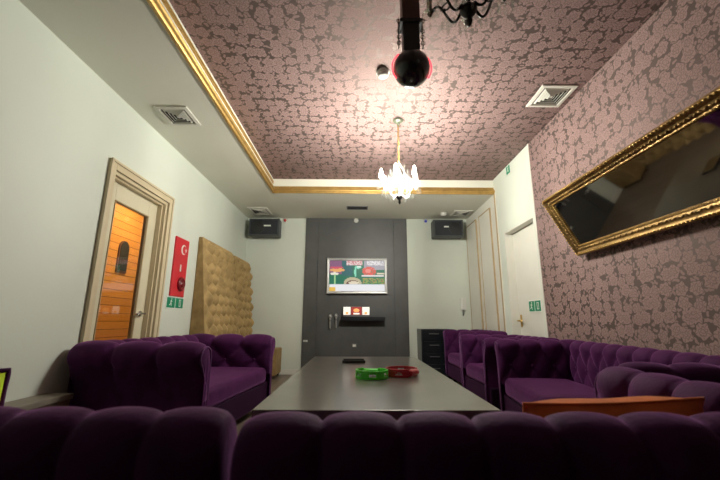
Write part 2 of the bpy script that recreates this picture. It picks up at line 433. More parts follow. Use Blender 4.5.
mb.box((-gl / 2, y0, 1.835), (gl / 2, y1, DT - 0.032)); mb.box((-gl / 2, y0, 0.01), (gl / 2, y1, 0.24))
mb.build('leaf', M['leaf'], d, 0.003)
mb = MB().frame(gl + 0.004, 1.6, [(0, 0), (0, 0.008), (0.008, 0.008), (0.014, -0.006)], T=Tr(0, y0, 0.238))
mb.build('glazing_bead', M['tan_line'], d)
B((-gl / 2, 0.094, 0.24), (gl / 2, 0.100, 1.835)).build('glass', M['glass'], d)
h = MB()
hx = 0.318
h.lathe([(0.026, 0), (0.026, 0.008), (0.010, 0.012), (0.009, 0.05)], 20, T=Tr(hx, y0, 0.915) @ Rx(PI / 2))
h.tube([(hx, y0 - 0.048, 0.915), (hx - 0.03, y0 - 0.052, 0.915), (hx - 0.09, y0 - 0.05, 0.912), (hx - 0.125, y0 - 0.046, 0.905)], 0.0095, 10)
h.sphere((hx, y0 - 0.048, 0.915), 0.012, 12, 8)
h.build('door_handle', M['chrome'], d)

cw = sempty('wall_corridor', label='orange plank wall of the corridor behind the glass door')
CX0, CX1, CY0, CY1, CZ = -3.3, XL - WT, 1.6, 6.9, 2.62
B((CX0 - 0.1, CY0, 0), (CX0, CY1, CZ)).build('plank_side', M['orange_wood'], cw)
B((CX0, CY1 - 0.1, 0), (CX1, CY1, CZ)).build('end_panel', M['orange_wood'], cw)
B((CX0, CY0, 0), (CX1, CY0 + 0.1, CZ)).build('end_panel', M['orange_wood'], cw)
struct(B((CX0 - 0.1, CY0, -0.1), (CX1, CY1, 0)).build('floor_corridor', M['floor']))
struct(B((CX0 - 0.1, CY0, CZ), (CX1, CY1, CZ + 0.1)).build('ceiling_corridor', M['white_wall']))
pl = thing('wall_plaque', 'dark arched plaque on the orange plank wall seen through the door glass', 'plaque', (CX0, 5.05, 1.50), (0, 0, PI / 2))
poly = [(-0.11, 0.0), (0.11, 0.0)] + [(0.11 * cos(a), 0.34 + 0.11 * sin(a)) for a in [PI * k / 14 for k in range(15)]]
MB().prism(poly, -0.02, 0.0).build('board', M['wood_oak'], pl, 0.004)
poly2 = [(x * 0.78, 0.03 + z * 0.9) for x, z in poly]
MB().prism(poly2, -0.026, -0.02).build('inset', M['groove'], pl)
la = bpy.data.lights.new('corridor_lamp', 'AREA'); la.energy = 21; la.color = (1.0, 0.70, 0.34); la.size = 0.5
lo = bpy.data.objects.new('corridor_lamp', la); COL.objects.link(lo); lo.location = (-2.72, 5.0, CZ - 0.06)

# ------------------------------------------------------------------ right side doors
d = sempty('door_2', (XR, (R0 + R1y) / 2, 0), (0, 0, -PI / 2), 'flush white door in a shallow recess beside the wallpaper')
w2 = (R1y - R0) / 2
B((-w2, 0.10, 0), (w2, 0.14, RT)).build('leaf', M['white_trim'], d, 0.003)
mb = MB(); mb.box((-w2, 0.0, RT - 0.02), (w2, 0.10, RT)); mb.box((-w2, 0.0, 0), (-w2 + 0.02, 0.10, RT - 0.02)); mb.box((w2 - 0.02, 0.0, 0), (w2, 0.10, RT - 0.02))
mb.build('jamb', M['white_trim'], d, 0.002)
h = MB()
h.lathe([(0.024, 0), (0.024, 0.008), (0.010, 0.012), (0.009, 0.045)], 18, T=Tr(-w2 + 0.07, 0.10, 0.865) @ Rx(PI / 2))
h.tube([(-w2 + 0.07, 0.055, 0.865), (-w2 + 0.12, 0.050, 0.867), (-w2 + 0.18, 0.052, 0.86)], 0.011, 10)
h.box((-w2 + 0.05, 0.095, 0.79), (-w2 + 0.09, 0.10, 0.94))
h.build('door_handle', M['brass'], d)

wd = thing('built_in_wardrobe', 'white built-in wardrobe with two tall tan-edged doors in the right rear corner', 'wardrobe', (XR, 5.55, 0), (0, 0, -PI / 2))
mb = MB()
mb.box((-0.70, -0.012, 0.0), (0.70, -0.001, 2.63)); mb.build('surround', M['white_trim'], wd, 0.002)
mb = MB(); mb.box((0.66, -0.020, 0), (0.685, -0.011, 2.63)); mb.build('edge_strip', M['tan_line'], wd)
for (a, b_) in ((-0.675, -0.145), (0.005, 0.49)):
    # local x = -(world y) ; a..b is one door
    dd = B((a + 0.012, -0.026, 0.06), (b_ - 0.012, -0.011, 2.475)).build('door', M['white_trim'], wd, 0.003)
    fr = MB().frame(b_ - a, 2.44, [(0, 0), (0, 0.021), (0.014, 0.021), (0.018, 0.012)], T=Tr((a + b_) / 2, -0.011, 0.045))
    fr.build('door_edging', M['tan_line'], dd)

# ------------------------------------------------------------------ emergency signs
def exit_sign(label, loc, rot, w, hgt, portrait=False):
    t = thing('exit_sign', label, 'sign', loc, rot, 'green emergency exit signs')
    B((-w / 2, -0.006, 0), (w / 2, 0, hgt)).build('plate', M['sign_white'], t, 0.002)
    mb = MB(); b = 0.012
    if portrait:
        mb.box((-w / 2 + b, -0.008, b), (w / 2 - b, -0.006, hgt - b))
    else:
        mb.box((-w / 2 + b, -0.008, b), (-0.008, -0.006, hgt - b)); mb.box((0.008, -0.008, b), (w / 2 - b, -0.006, hgt - b))
    mb.build('green_field', M['sign_green'], t)
    pg = MB(); dw = MB()
    k = hgt / 0.13 if not portrait else w / 0.13
    cx_, cz = (-w / 4, hgt / 2) if not portrait else (0, hgt * 0.55)
    def bar(x0, z0, x1, z1, r, pg=pg):
        dx, dz = x1 - x0, z1 - z0; l = math.hypot(dx, dz); nx, nz = -dz / l * r, dx / l * r
        pg.prism([(cx_ + k * (x0) + k * nx, cz + k * z0 + k * nz), (cx_ + k * x0 - k * nx, cz + k * z0 - k * nz), (cx_ + k * x1 - k * nx, cz + k * z1 - k * nz), (cx_ + k * x1 + k * nx, cz + k * z1 + k * nz)], -0.010, -0.008)
    pg.lathe([(0.008 * k, 0), (0.008 * k, 0.002)], 12, T=Tr(cx_ + 0.008 * k, -0.008, cz + 0.036 * k) @ Rx(PI / 2))
    bar(0.004, 0.025, -0.004, -0.005, 0.007); bar(-0.004, -0.005, 0.012, -0.018, 0.005); bar(0.012, -0.018, 0.010, -0.038, 0.004)
    bar(-0.004, -0.005, -0.014, -0.022, 0.005); bar(-0.014, -0.022, -0.03, -0.024, 0.004); bar(0.004, 0.020, 0.022, 0.010, 0.0035); bar(0.003, 0.020, -0.018, 0.012, 0.0035)
    if not portrait:
        cx_ = w / 4
        bar(-0.012, -0.035, -0.012, 0.036, 0.004, dw); bar(-0.014, 0.034, 0.022, 0.034, 0.004, dw); bar(0.020, 0.036, 0.020, -0.035, 0.004, dw); bar(-0.014, -0.033, 0.022, -0.033, 0.004, dw)
        dw.build('doorway_symbol', M['sign_white'], t)
    pg.build('running_figure', M['sign_white'], t)
    return t
exit_sign('green emergency sign fixed right under the red panel on the left wall', (XL, 3.946, 0.972), (0, 0, PI / 2), 0.375, 0.13)
exit_sign('green emergency sign at handle height on the white wall beside the wallpaper', (XR + 0.10, 4.232, 0.962), (0, 0, -PI / 2), 0.30, 0.14)
exit_sign('small upright green sign high up under the papered ceiling', (XR, 4.38, 2.715), (0, 0, -PI / 2), 0.13, 0.13, True)

# fire alarm board
t = thing('alarm_board', 'tall red board with white crescent and dark red button beside the glass door', 'alarm panel', (XL, 3.95, 1.105), (0, 0, PI / 2))
B((-0.15, -0.018, 0), (0.15, 0, 0.635)).build('board', M['red'], t, 0.004)
mb = MB()
cre = []
for k in range(25):
    a = math.radians(40 + 280 * k / 24); cre.append((0.055 * cos(a), 0.055 * sin(a)))
inn = []
for k in range(25):
    a = math.radians(52 + 256 * k / 24); inn.append((0.014 + 0.044 * cos(a), 0.044 * sin(a)))
for k in range(24):
    mb.prism([(cre[k][0], cre[k][1] + 0.515), (cre[k + 1][0], cre[k + 1][1] + 0.515), (inn[k + 1][0], inn[k + 1][1] + 0.515), (inn[k][0], inn[k][1] + 0.515)], -0.021, -0.018, T=Tr(0.03, 0, 0))
st = [((0.026 if k % 2 == 0 else 0.010) * cos(PI + k * PI / 5), (0.026 if k % 2 == 0 else 0.010) * sin(PI + k * PI / 5)) for k in range(10)]
mb.prism([(x + 0.082, z + 0.515) for x, z in st], -0.021, -0.018)
mb.build('crescent_and_star', M['sign_white'], t)
B((-0.012, -0.022, 0.27), (0.012, -0.018, 0.345)).build('white_tab', M['sign_white'], t)
mb = MB().lathe([(0.075, 0), (0.075, 0.018), (0.060, 0.026), (0.055, 0.026), (0.050, 0.018), (0.030, 0.018), (0.028, 0.030), (0.001, 0.034)], 28, T=Tr(0.04, -0.018, 0.135) @ Rx(PI / 2))
mb.build('call_button', M['dark_red'], t)

# ------------------------------------------------------------------ ceiling fittings
def vent(label, loc, w, hgt, rotz=0.0):
    t = thing('ceiling_vent', label, 'vent', loc, (0, 0, rotz), 'square ceiling air diffusers')
    # local z up; louvres hang below the ceiling face; frame() works in x,z so tip it over
    T = Rx(-PI / 2) @ Tr(0, 0, -hgt / 2)          # depth (-y) becomes ... -> down
    T = Matrix(((1, 0, 0, 0), (0, 0, 1, -hgt / 2), (0, 1, 0, 0), (0, 0, 0, 1)))  # (x,y,z)->(x, z-h/2, y) : depth -y -> -z
    MB().frame(w, hgt, [(0, 0), (0, 0.012), (0.030, 0.016), (0.034, 0.0)], T=T).build('flange', M['vent_white'], t)
    B((-w / 2 + 0.02, -hgt / 2 + 0.02, -0.003), (w / 2 - 0.02, hgt / 2 - 0.02, -0.001)).build('duct', M['vent_dark'], t)
    ins = 0.046
    for k in range(4):
        ww, hh = w - 2 * ins, hgt - 2 * ins
        if ww < 0.03 or hh < 0.03: break
        T2 = T.copy(); T2[1][3] = -hh / 2
        MB().frame(ww, hh, [(0, 0.001), (0.012, 0.018), (0.014, 0.017), (0.003, 0.001)], T=T2).build('louver', M['vent_white'], t)
        ins += 0.025
    c = max(0.012, w / 2 - ins)
    B((-c, -c, -0.012), (c, c, -0.009)).build('core_plate', M['vent_white'], t)
    return t
vent('square white air vent in the pale lower ceiling above the glass door', (-1.605, 2.935, ZL), 0.28, 0.30)
vent('white air vent in the lower ceiling above the left corner speaker', (-1.62, 5.81, ZL), 0.32, 0.40)
vent('white air vent in the lower ceiling above the right corner speaker', (1.755, 5.865, ZL), 0.30, 0.32)
vent('white air vent set in the papered ceiling next to the right wall', (1.75, 2.905, ZT), 0.31, 0.32)

t = thing('slot_grille', 'small dark slot grille in the lower ceiling above the television panel', 'vent', (0.0, 5.60, ZL))
MB().frame(0.34, 0.17, [(0, 0), (0, 0.008), (0.014, 0.008), (0.016, 0)], T=Matrix(((1, 0, 0, 0), (0, 0, 1, -0.085), (0, 1, 0, 0), (0, 0, 0, 1)))).build('flange', M['grey_plastic'], t)
for k in range(6):
    B((-0.155, -0.068 + k * 0.024, -0.006), (0.155, -0.052 + k * 0.024, -0.001)).build('slat', M['groove'], t)

def smoke(label, loc, r):
    t = thing('smoke_detector', label, 'smoke detector', loc, (PI, 0, 0), 'round ceiling detectors')
    MB().lathe([(r, 0), (r, 0.012), (r * 0.93, 0.016)], 28).build('base', M['white_plastic'], t)
    MB().lathe([(r * 0.80, 0.016), (r * 0.84, 0.022), (r * 0.78, 0.040), (r * 0.45, 0.050), (0.001, 0.052)], 28).build('cap', M['white_plastic'], t)
    return t
smoke('round white smoke detector on the papered ceiling beside the black ball', (0.205, 2.60, ZT), 0.055)
smoke('small round white detector on the lower ceiling left of the right corner vent', (1.46, 5.87, ZL), 0.055)

for nm, lab, x, z, mat in (('ceiling_sensor', 'tiny red alarm sensor at the ceiling line beside the left speaker', -1.285, 2.60, 'sensor_red'),
                           ('ceiling_sensor', 'tiny blue sensor at the ceiling line beside the right speaker', 1.225, 2.60, 'sensor_blue'),
                           ('ceiling_sensor', 'tiny white sensor at the top of the dark panel', -0.018, 2.60, 'white_plastic')):
    t = thing(nm, lab, 'sensor', (x, YB - (0.03 if mat == 'white_plastic' else 0), z), (PI / 2, 0, 0))
    MB().lathe([(0.040, 0), (0.040, 0.015), (0.034, 0.02)], 20).build('mount', M['white_plastic'], t)
    MB().lathe([(0.026, 0.02), (0.024, 0.034), (0.014, 0.045), (0.001, 0.048)], 20).build('lens', M[mat], t)

# black ball light on its hanging bracket
t = thing('ball_light', 'glossy black ball light with red rings hanging on a dark bracket', 'ball light', (0.305, 1.80, 2.26))
MB().sphere((0, 0, 0), 0.104, 40, 24).build('globe', M['black_gloss'], t)
for sx in (-1, 1):
    pts = [(sx * 0.112 * cos(a), -0.01, 0.112 * sin(a)) for a in [math.radians(-38 + 8 * k) for k in range(12)]]
    MB().tube(pts, 0.0045, 8).build('red_ring', M['led_red'], t)
mb = MB(); mb.box((-0.048, -0.04, 0.09), (0.048, 0.04, 0.29)); mb.build('arm', M['black'], t, 0.008)
mb = MB(); mb.box((-0.066, -0.05, 0.275), (0.066, 0.05, 0.300)); mb.build('clamp', M['groove'], t, 0.004)
B((-0.052, -0.045, 0.300), (0.052, 0.045, ZT - 2.26)).build('drop_post', M['wood_oak'], t, 0.004)
for sx in (-1, 1):
    mb = MB()
    mb.box((sx * 0.070 - 0.004, -0.012, 0.14), (sx * 0.070 + 0.004, 0.012, 0.335)) 
    for z in (0.16, 0.20, 0.24, 0.31):
        mb.tube([(sx * 0.070 + 0.012 * cos(a), -0.014, z + 0.012 * sin(a)) for a in [k * PI / 5 for k in range(10)]], 0.003, 6, True)
    mb.build('buckle_strap', M['chrome'], t)

# ------------------------------------------------------------------ chandeliers
def chandelier(label, loc, lit):
    metal = M['arm_metal_lit'] if lit else M['iron']  # same arms on both: paler colour where lit, near-black colour where backlit
    t = thing('chandelier', label, 'chandelier', loc, (0, 0, 0.25))
    zt = ZT - loc[2]                      # ceiling above the origin (origin = lowest tip)
    MB().lathe([(0.055, zt), (0.055, zt - 0.010), (0.040, zt - 0.022), (0.022, zt - 0.032), (0.012, zt - 0.05), (0.004, zt - 0.06)], 24).build('canopy', M['verdigris'], t)
    mb = MB()
    z = zt - 0.055; k = 0
    while z > 0.43:
        T = Tr(0, 0, z) @ Rz(PI / 2 * (k % 2))
        mb.tube([(0.009 * cos(a), 0, 0.017 * sin(a)) for a in [j * PI / 5 for j in range(10)]], 0.0032, 6, True, T=T)
        z -= 0.025; k += 1
    mb.build('chain', M['brass'], t)
    MB().lathe([(0.004, 0.435), (0.020, 0.42), (0.028, 0.395), (0.014, 0.37), (0.012, 0.33), (0.030, 0.30), (0.038, 0.27), (0.022, 0.235), (0.014, 0.20), (0.034, 0.165), (0.045, 0.14), (0.03, 0.11), (0.014, 0.09)], 20).build('column', M['crystal'], t)
    MB().lathe([(0.014, 0.092), (0.036, 0.086), (0.033, 0.070), (0.020, 0.052), (0.009, 0.042), (0.014, 0.030), (0.011, 0.014), (0.002, 0.0)], 20).build('finial', M['iron'], t)
    NA = 6
    for k in range(NA):
        a = 2 * PI * k / NA; T = Rz(a)
        pts = []
        for j in range(17):
            u = j / 16
            x = 0.03 + 0.155 * u; zz = 0.10 + 0.055 * sin(PI * 2 * u + PI) * (1 - 0.2 * u) + 0.075 * u
            pts.append((x, 0, zz))
        m = MB().tube(pts, 0.0058, 8, T=T)
        sc = [(0.10 + 0.028 * (1 - j / 20) * cos(j * 0.45), 0, 0.165 + 0.028 * (1 - j / 20) * sin(j * 0.45)) for j in range(15)]
        m.tube(sc, 0.004, 6, T=T)
        arm = m.build('arm', metal, t)
        MB().lathe([(0.008, 0.170), (0.034, 0.182), (0.036, 0.188), (0.014, 0.185), (0.013, 0.194)], 16, T=T @ Tr(0.185, 0, 0)).build('drip_pan', M['crystal'], t)
        MB().lathe([(0.0115, 0.188), (0.0115, 0.248), (0.009, 0.252)], 12, T=T @ Tr(0.185, 0, 0)).build('candle', M['candle'], t)
        on = lit and k != 0
        MB().lathe([(0.008, 0.252), (0.0145, 0.266), (0.0155, 0.282), (0.0125, 0.306), (0.006, 0.334), (0.001, 0.346)], 14, T=T @ Tr(0.185, 0, 0)).build('bulb', M['bulb'] if on else M['bulb_off'], t)
    def drop(x, y, z, s, a):
        T = Tr(x, y, z) @ Rz(a)
        m = MB()
        m.lathe([(0.001, 0.0), (0.55 * s, -0.8 * s), (0.72 * s, -1.5 * s), (0.5 * s, -2.3 * s), (0.001, -3.0 * s)], 6, T=T @ Matrix.Diagonal((1, 0.55, 1, 1)), smooth=False)
        m.sphere((0, 0, 0.005), 0.0055, 8, 5, T=T)
        m.build('crystal_drop', M['crystal'], t)
    for k in range(NA):
        a = 2 * PI * k / NA
        for da, rr, z in ((-0.13, 0.205, 0.175), (0.13, 0.205, 0.175), (0.0, 0.222, 0.172), (0.10, 0.115, 0.105), (-0.14, 0.135, 0.115), (0.52, 0.165, 0.150), (0.42, 0.09, 0.085), (0.2, 0.06, 0.07), (0.75, 0.125, 0.10)):
            drop(rr * cos(a + da), rr * sin(a + da), z, 0.0145, a + da)
        for rr, z, da in ((0.06, 0.40, 0.2), (0.085, 0.355, 0.6), (0.055, 0.315, 0.4), (0.11, 0.29, 0.0), (0.075, 0.25, 0.5), (0.06, 0.20, 0.1)):
            drop(rr * cos(a + da), rr * sin(a + da), z, 0.013, a + da)
    for k in range(NA):                   # swags of small beads from the crown to the arms
        a = 2 * PI * k / NA; m = MB()
        for j in range(13):
            u = j / 12; r = 0.022 + 0.158 * u; z = 0.41 - 0.22 * u - 0.045 * sin(PI * u)
            m.sphere((r * cos(a), r * sin(a), z), 0.0085, 8, 5)
        m.build('bead_swag', M['crystal'], t)
    return t
chandelier('lit crystal chandelier hanging on a chain in the middle of the papered ceiling', (0.41, 3.336, 1.955), True)
chandelier('unlit crystal chandelier with scroll arms coloured dark for backlight at the top edge beside the ball', (0.455, 1.25, 2.03), False)

# ------------------------------------------------------------------ media panel and TV
t = thing('media_panel', 'tall charcoal wall panel behind the television', 'wall panel', (-0.0125, YB - 0.003, 0))
pw = 0.8915
for (a, b_) in ((-pw, -0.6685), (-0.6635, 0.6555), (0.6605, pw)):
    B((a, -0.03, 0), (b_, 0, ZL - 0.002)).build('board', M['panel'], t, 0.002)
B((-pw + 0.01, -0.02, 0), (pw - 0.01, -0.001, ZL - 0.01)).build('backing', M['groove'], t)
PF = YB - 0.034
tv = thing('television', 'wide silver-framed television showing a colourful programme on the charcoal panel', 'television', (0.003, PF, 1.303), (0, 0, 0))
TW, TH = 1.03, 0.61
B((-TW / 2 + 0.02, -0.055, 0.02), (TW / 2 - 0.02, 0, TH - 0.02)).build('housing', M['black'], tv, 0.005)
MB().frame(TW, TH, [(0, 0.03), (0, 0.066), (0.012, 0.072), (0.038, 0.068), (0.046, 0.056)]).build('bezel', M['silver'], tv)
def pic(u, v):
    def el(cx, cy, rx, ry): return ((u - cx) / rx) ** 2 + ((v - cy) / ry) ** 2 < 1
    h = (math.sin(u * 91.7 + v * 47.3) * 43758.5) % 1
    c = (0.035, 0.20, 0.12)
    if v > 0.55 and u < 0.30: c = (0.30, 0.14, 0.25)
    if v > 0.70 and u > 0.62: c = (0.42, 0.40, 0.45)
    if 0.22 < u < 0.42 and v > 0.5: c = (0.05, 0.16, 0.17)
    if v > 0.86 and 0.3 < u < 0.6: c = (0.75, 0.32, 0.33) if h > 0.45 else (0.95, 0.85, 0.82)
    if v > 0.86 and u > 0.68: c = (0.9, 0.88, 0.88) if h > 0.3 else (0.5, 0.45, 0.5)
    if el(0.14, 0.69, 0.14, 0.06): c = (0.95, 0.50, 0.18)
    if el(0.12, 0.77, 0.13, 0.035): c = (0.75, 0.12, 0.18)
    if el(0.09, 0.565, 0.07, 0.05): c = (1.0, 0.95, 0.8)
    if abs(u - 0.095) < 0.012 and v < 0.56: c = (0.45, 0.75, 0.35)
    if el(0.47, 0.62, 0.022, 0.15) or el(0.52, 0.78, 0.06, 0.045): c = (0.30, 0.85, 0.62)
    if el(0.53, 0.80, 0.04, 0.025): c = (0.95, 1, 0.95)
    if el(0.72, 0.64, 0.13, 0.16) and h > 0.18: c = (0.85, 0.12, 0.09)
    if el(0.70, 0.66, 0.05, 0.07): c = (0.95, 0.30, 0.25)
    if 0.58 < u < 0.98 and 0.47 < v < 0.52: c = (0.92, 0.85, 0.85)
    if 0.86 < u and 0.54 < v < 0.60: c = (0.9, 0.75, 0.55)
    if el(0.42, 0.27, 0.16, 0.18): c = (0.62, 0.55, 0.36)
    if el(0.42, 0.24, 0.11, 0.12): c = (0.20, 0.10, 0.08)
    if el(0.44, 0.27, 0.10, 0.05): c = (0.9, 0.8, 0.6)
    if 0.6 < u and 0.2 < v < 0.42: c = (0.04, 0.22, 0.10) if h < 0.5 else ((0.35, 0.45, 0.12) if h < 0.85 else (0.7, 0.25, 0.12))
    if v < 0.20: c = (0.98, 0.97, 1.0)
    if v < 0.22 and v >= 0.20: c = (0.75, 0.8, 0.85)
    if v < 0.115 and u < 0.115: c = (1.0, 0.62, 0.12)
    return c
nu, nv = 72, 40
mb = MB()
vs = [(-TW / 2 + 0.046 + (TW - 0.092) * i / nu, -0.057, 0.046 + (TH - 0.092) * j / nv) for i in range(nu + 1) for j in range(nv + 1)]
fs = [(i * (nv + 1) + j, (i + 1) * (nv + 1) + j, (i + 1) * (nv + 1) + j + 1, i * (nv + 1) + j + 1) for i in range(nu) for j in range(nv)]
mb.add(vs, fs)
so = mb.build('screen', M['screen'], tv, recalc=False)
ca = so.data.color_attributes.new('picture', 'FLOAT_COLOR', 'CORNER')
k = 0
for i in range(nu):
    for j in range(nv):
        c = pic((i + .5) / nu, (j + .5) / nv)
        for _ in range(4):
            ca.data[k].color = (*c, 1); k += 1

sh = thing('wall_shelf', 'dark navy floating shelf under the television', 'shelf', (0.105, PF, 0.862))
B((-0.36, -0.20, 0.0), (0.36, 0, 0.062)).build('board', M['navy'], sh, 0.004)
su = thing('stereo_unit', 'small lit stereo unit with white side panels on the shelf under the television', 'stereo', (-0.004, PF - 0.10, 0.9245))
B((-0.22, -0.07, 0.0), (0.22, 0.09, 0.165)).build('cabinet', M['grey_plastic'], su, 0.006)
for sx in (-1, 1):
    B((sx * 0.155 - 0.058, -0.076, 0.03), (sx * 0.155 + 0.058, -0.07, 0.155)).build('lit_panel', M['lit_white'], su, 0.003)
    B((sx * 0.155 - 0.022, -0.079, 0.04), (sx * 0.155 + 0.022, -0.076, 0.075)).build('amber_light', M['lit_amber'], su)
B((-0.085, -0.078, 0.03), (0.085, -0.07, 0.155)).build('display', M['lit_red'], su, 0.003)
MB().lathe([(0.05, 0), (0.05, 0.006), (0.035, 0.01)], 20, T=Tr(0, -0.078, 0.10) @ Rx(PI / 2) @ Matrix.Diagonal((1, .6, 1, 1))).build('dial', M['lit_amber'], su)
B((-0.05, -0.080, 0.035), (0.05, -0.078, 0.06)).build('strip_light', M['lit_white'], su)

def mic(label, x, ztop):
    t = thing('microphone', label, 'microphone', (x, PF, ztop - 0.23), (0, 0, 0), 'microphones in wall clips')
    T = Tr(0, -0.05, 0)
    MB().lathe([(0.012, 0.0), (0.014, 0.02), (0.019, 0.16), (0.021, 0.175)], 16, T=T).build('handle', M['silver'], t)
    MB().lathe([(0.021, 0.175), (0.030, 0.185), (0.031, 0.205), (0.022, 0.228), (0.001, 0.235)], 18, T=T).build('head', M['silver'], t)
    c = MB(); c.box((-0.012, -0.03, 0.12), (0.012, 0, 0.145)); c.tube([(0.024 * cos(a), -0.05 + 0.024 * sin(a), 0.132) for a in [k * PI / 8 for k in range(16)]], 0.005, 6, True)
    c.build('clip', M['black'], t)
mic('left silver microphone clipped to the charcoal panel beside the shelf', -0.44, 0.955)
mic('right silver microphone clipped to the charcoal panel beside the shelf', -0.34, 0.97)

t = thing('wall_socket', 'small pale socket low on the charcoal panel above the table end', 'socket', (-0.036, PF, 0.43))
B((-0.04, -0.010, 0), (0.04, 0, 0.06)).build('plate', M['grey_plastic'], t, 0.003)
B((-0.025, -0.012, 0.012), (0.025, -0.010, 0.048)).build('insert', M['white_plastic'], t, 0.001)
t = thing('wall_switch', 'tiny pale switch at the lower left edge of the charcoal panel', 'switch', (-0.845, PF, 0.515))
B((-0.035, -0.010, 0), (0.035, 0, 0.03)).build('plate', M['white_plastic'], t, 0.003)
B((-0.012, -0.014, 0.008), (0.012, -0.010, 0.022)).build('rocker', M['silver'], t, 0.001)

# speakers
def speaker(label, x, yaw):
    t = thing('speaker', label, 'speaker', (x, YB - 0.15, 2.262), (0, 0, yaw), 'wall speakers in the rear corners')
    w, h = 0.515, 0.305
    B((-w / 2, -0.10, 0), (w / 2, 0.10, h)).build('cabinet', M['speaker_shell'], t, 0.012)
    MB().frame(w, h, [(0.0, 0.10), (0.006, 0.118), (0.024, 0.118), (0.028, 0.104)]).build('front_frame', M['speaker_shell'], t)
    B((-w / 2 + 0.028, -0.110, 0.028), (w / 2 - 0.028, -0.10, h - 0.028)).build('grille', M['grille'], t, 0.004)
    MB().lathe([(0.11, 0), (0.11, 0.004), (0.098, 0.007), (0.05, 0.001), (0.03, 0.006), (0.001, 0.009)], 28, T=Tr(-0.10 if x < 0 else 0.12, -0.110, h / 2) @ Rx(PI / 2)).build('woofer', M['black'], t)
    B((-0.045 + (0.03 if x < 0 else -0.03), -0.116, h * 0.54), (0.085 + (0.03 if x < 0 else -0.08), -0.111, h * 0.62)).build('badge', M['sign_white'], t)
    B((-0.05, 0.10, h - 0.16), (0.05, 0.148, h - 0.06)).build('bracket', M['black'], t)
    return t
speaker('black wall speaker in the left rear corner under the ceiling', -1.59, 0.0)
speaker('black wall speaker in the right rear corner under the ceiling', 1.565, 0.0)

t = thing('intercom', 'white intercom handset on the back wall beside the wardrobe', 'intercom', (1.815, YB, 0.93))
B((-0.045, -0.03, 0.10), (0.045, 0, 0.32)).build('base', M['white_plastic'], t, 0.006)
mb = MB(); mb.box((-0.030, -0.055, 0.12), (0.0, -0.03, 0.31)); mb.box((-0.034, -0.065, 0.27), (0.004, -0.03, 0.315)); mb.box((-0.034, -0.065, 0.115), (0.004, -0.03, 0.155))
mb.build('handset', M['white_plastic'], t, 0.005)
cp = [(-0.015 + 0.008 * cos(k * 1.1), -0.035 + 0.008 * sin(k * 1.1), 0.115 - 0.10 * k / 60) for k in range(60)] + [(0.0, -0.02, 0.03), (0.02, -0.012, 0.10)]
MB().tube(cp, 0.003, 6).build('cord', M['grey_plastic'], t)

# drawer cabinet in the corner
t = thing('drawer_cabinet', 'small black drawer cabinet against the back wall right of the panel', 'cabinet', (1.255, 6.03, 0))
B((-0.245, -0.21, 0.03), (0.245, 0.21, 0.735)).build('body', M['navy'], t, 0.004)
B((-0.225, -0.19, 0.0), (0.225, 0.19, 0.03)).build('plinth', M['groove'], t)
for k in range(4):
    z0 = 0.05 + k * 0.17
    dr = B((-0.235, -0.226, z0), (0.235, -0.21, z0 + 0.16)).build('drawer', M['navy'], t, 0.003)
    MB().tube([(-0.12, -0.226, z0 + 0.105), (-0.12, -0.245, z0 + 0.105), (0.02, -0.245, z0 + 0.105), (0.02, -0.226, z0 + 0.105)], 0.006, 8).build('drawer_handle', M['grey_plastic'], dr)

# ------------------------------------------------------------------ tilted mirror
PHI = math.radians(27.8)
ML, MH = 1.86, 0.56
mt = thing('mirror', 'long gold-framed mirror leaning forward from the wallpapered right wall', 'mirror', (XR - 0.045, 3.049 - ML / 2, 1.415), (PHI, 0, -PI / 2))
prof = [(0, -0.02), (0, 0.020), (0.010, 0.034), (0.022, 0.036), (0.030, 0.030), (0.036, 0.022), (0.052, 0.020), (0.066, 0.012), (0.072, 0.014), (0.082, 0.010), (0.088, 0.0)]
fr = MB().frame(ML, MH, prof)
fr.build('frame', M['gold_old'], mt)
# beads on the outer ridge, leaf course on the inner slope
mb = MB(); lf = MB()
def along(ins, step):
    out = []
    w, h = ML - 2 * ins, MH - 2 * ins
    nx = int(w / step); nz = int(h / step)
    for k in range(nx): out += [((-w / 2 + (k + .5) * w / nx), ins, 0), ((-w / 2 + (k + .5) * w / nx), MH - ins, 0)]
    for k in range(nz): out += [(-w / 2, ins + (k + .5) * h / nz, 1), (w / 2, ins + (k + .5) * h / nz, 1)]
    return out
for x, z, v in along(0.016, 0.026): mb.sphere((x, -0.038, z), 0.0075, 8, 6)
mb.build('bead_row', M['brass'], mt)
for i, (x, z, v) in enumerate(along(0.052, 0.028)):
    a = 0.7 * (1 if i % 4 < 2 else -1)
    lf.sphere((0, 0, 0), 0.0135, 8, 6, T=Tr(x, -0.020, z) @ Ry(a + (PI / 2 if v else 0)) @ Matrix.Diagonal((1.0, 0.55, 0.5, 1)))
lf.build('leaf_band', M['gold_old'], mt)
mb = MB()
for x, z, v in along(0.078, 0.016): mb.sphere((x, -0.013, z), 0.0045, 6, 5)
mb.build('inner_bead_row', M['brass'], mt)
B((-ML / 2 + 0.08, -0.003, 0.08), (ML / 2 - 0.08, 0.008, MH - 0.08)).build('glass', M['mirror'], mt)
B((-ML / 2 + 0.01, 0.008, 0.01), (ML / 2 - 0.01, 0.018, MH - 0.01)).build('back_board', M['wood_oak'], mt)
mb = MB()
for sx in (-1, 1):
    xx = sx * (ML / 2 - 0.3)
    # from the top of the back board to the wall, in mirror coordinates
    zt_ = MH - 0.05
    pw_ = Vector((0, zt_ * sin(PHI) / 1.0, 0))
    mb.tube([(xx, 0.015, zt_), (xx, 0.015 + zt_ * math.tan(PHI) * 0.95, zt_ + 0.0)], 0.004, 6)
mb.build('hanging_wire', M['iron'], mt)

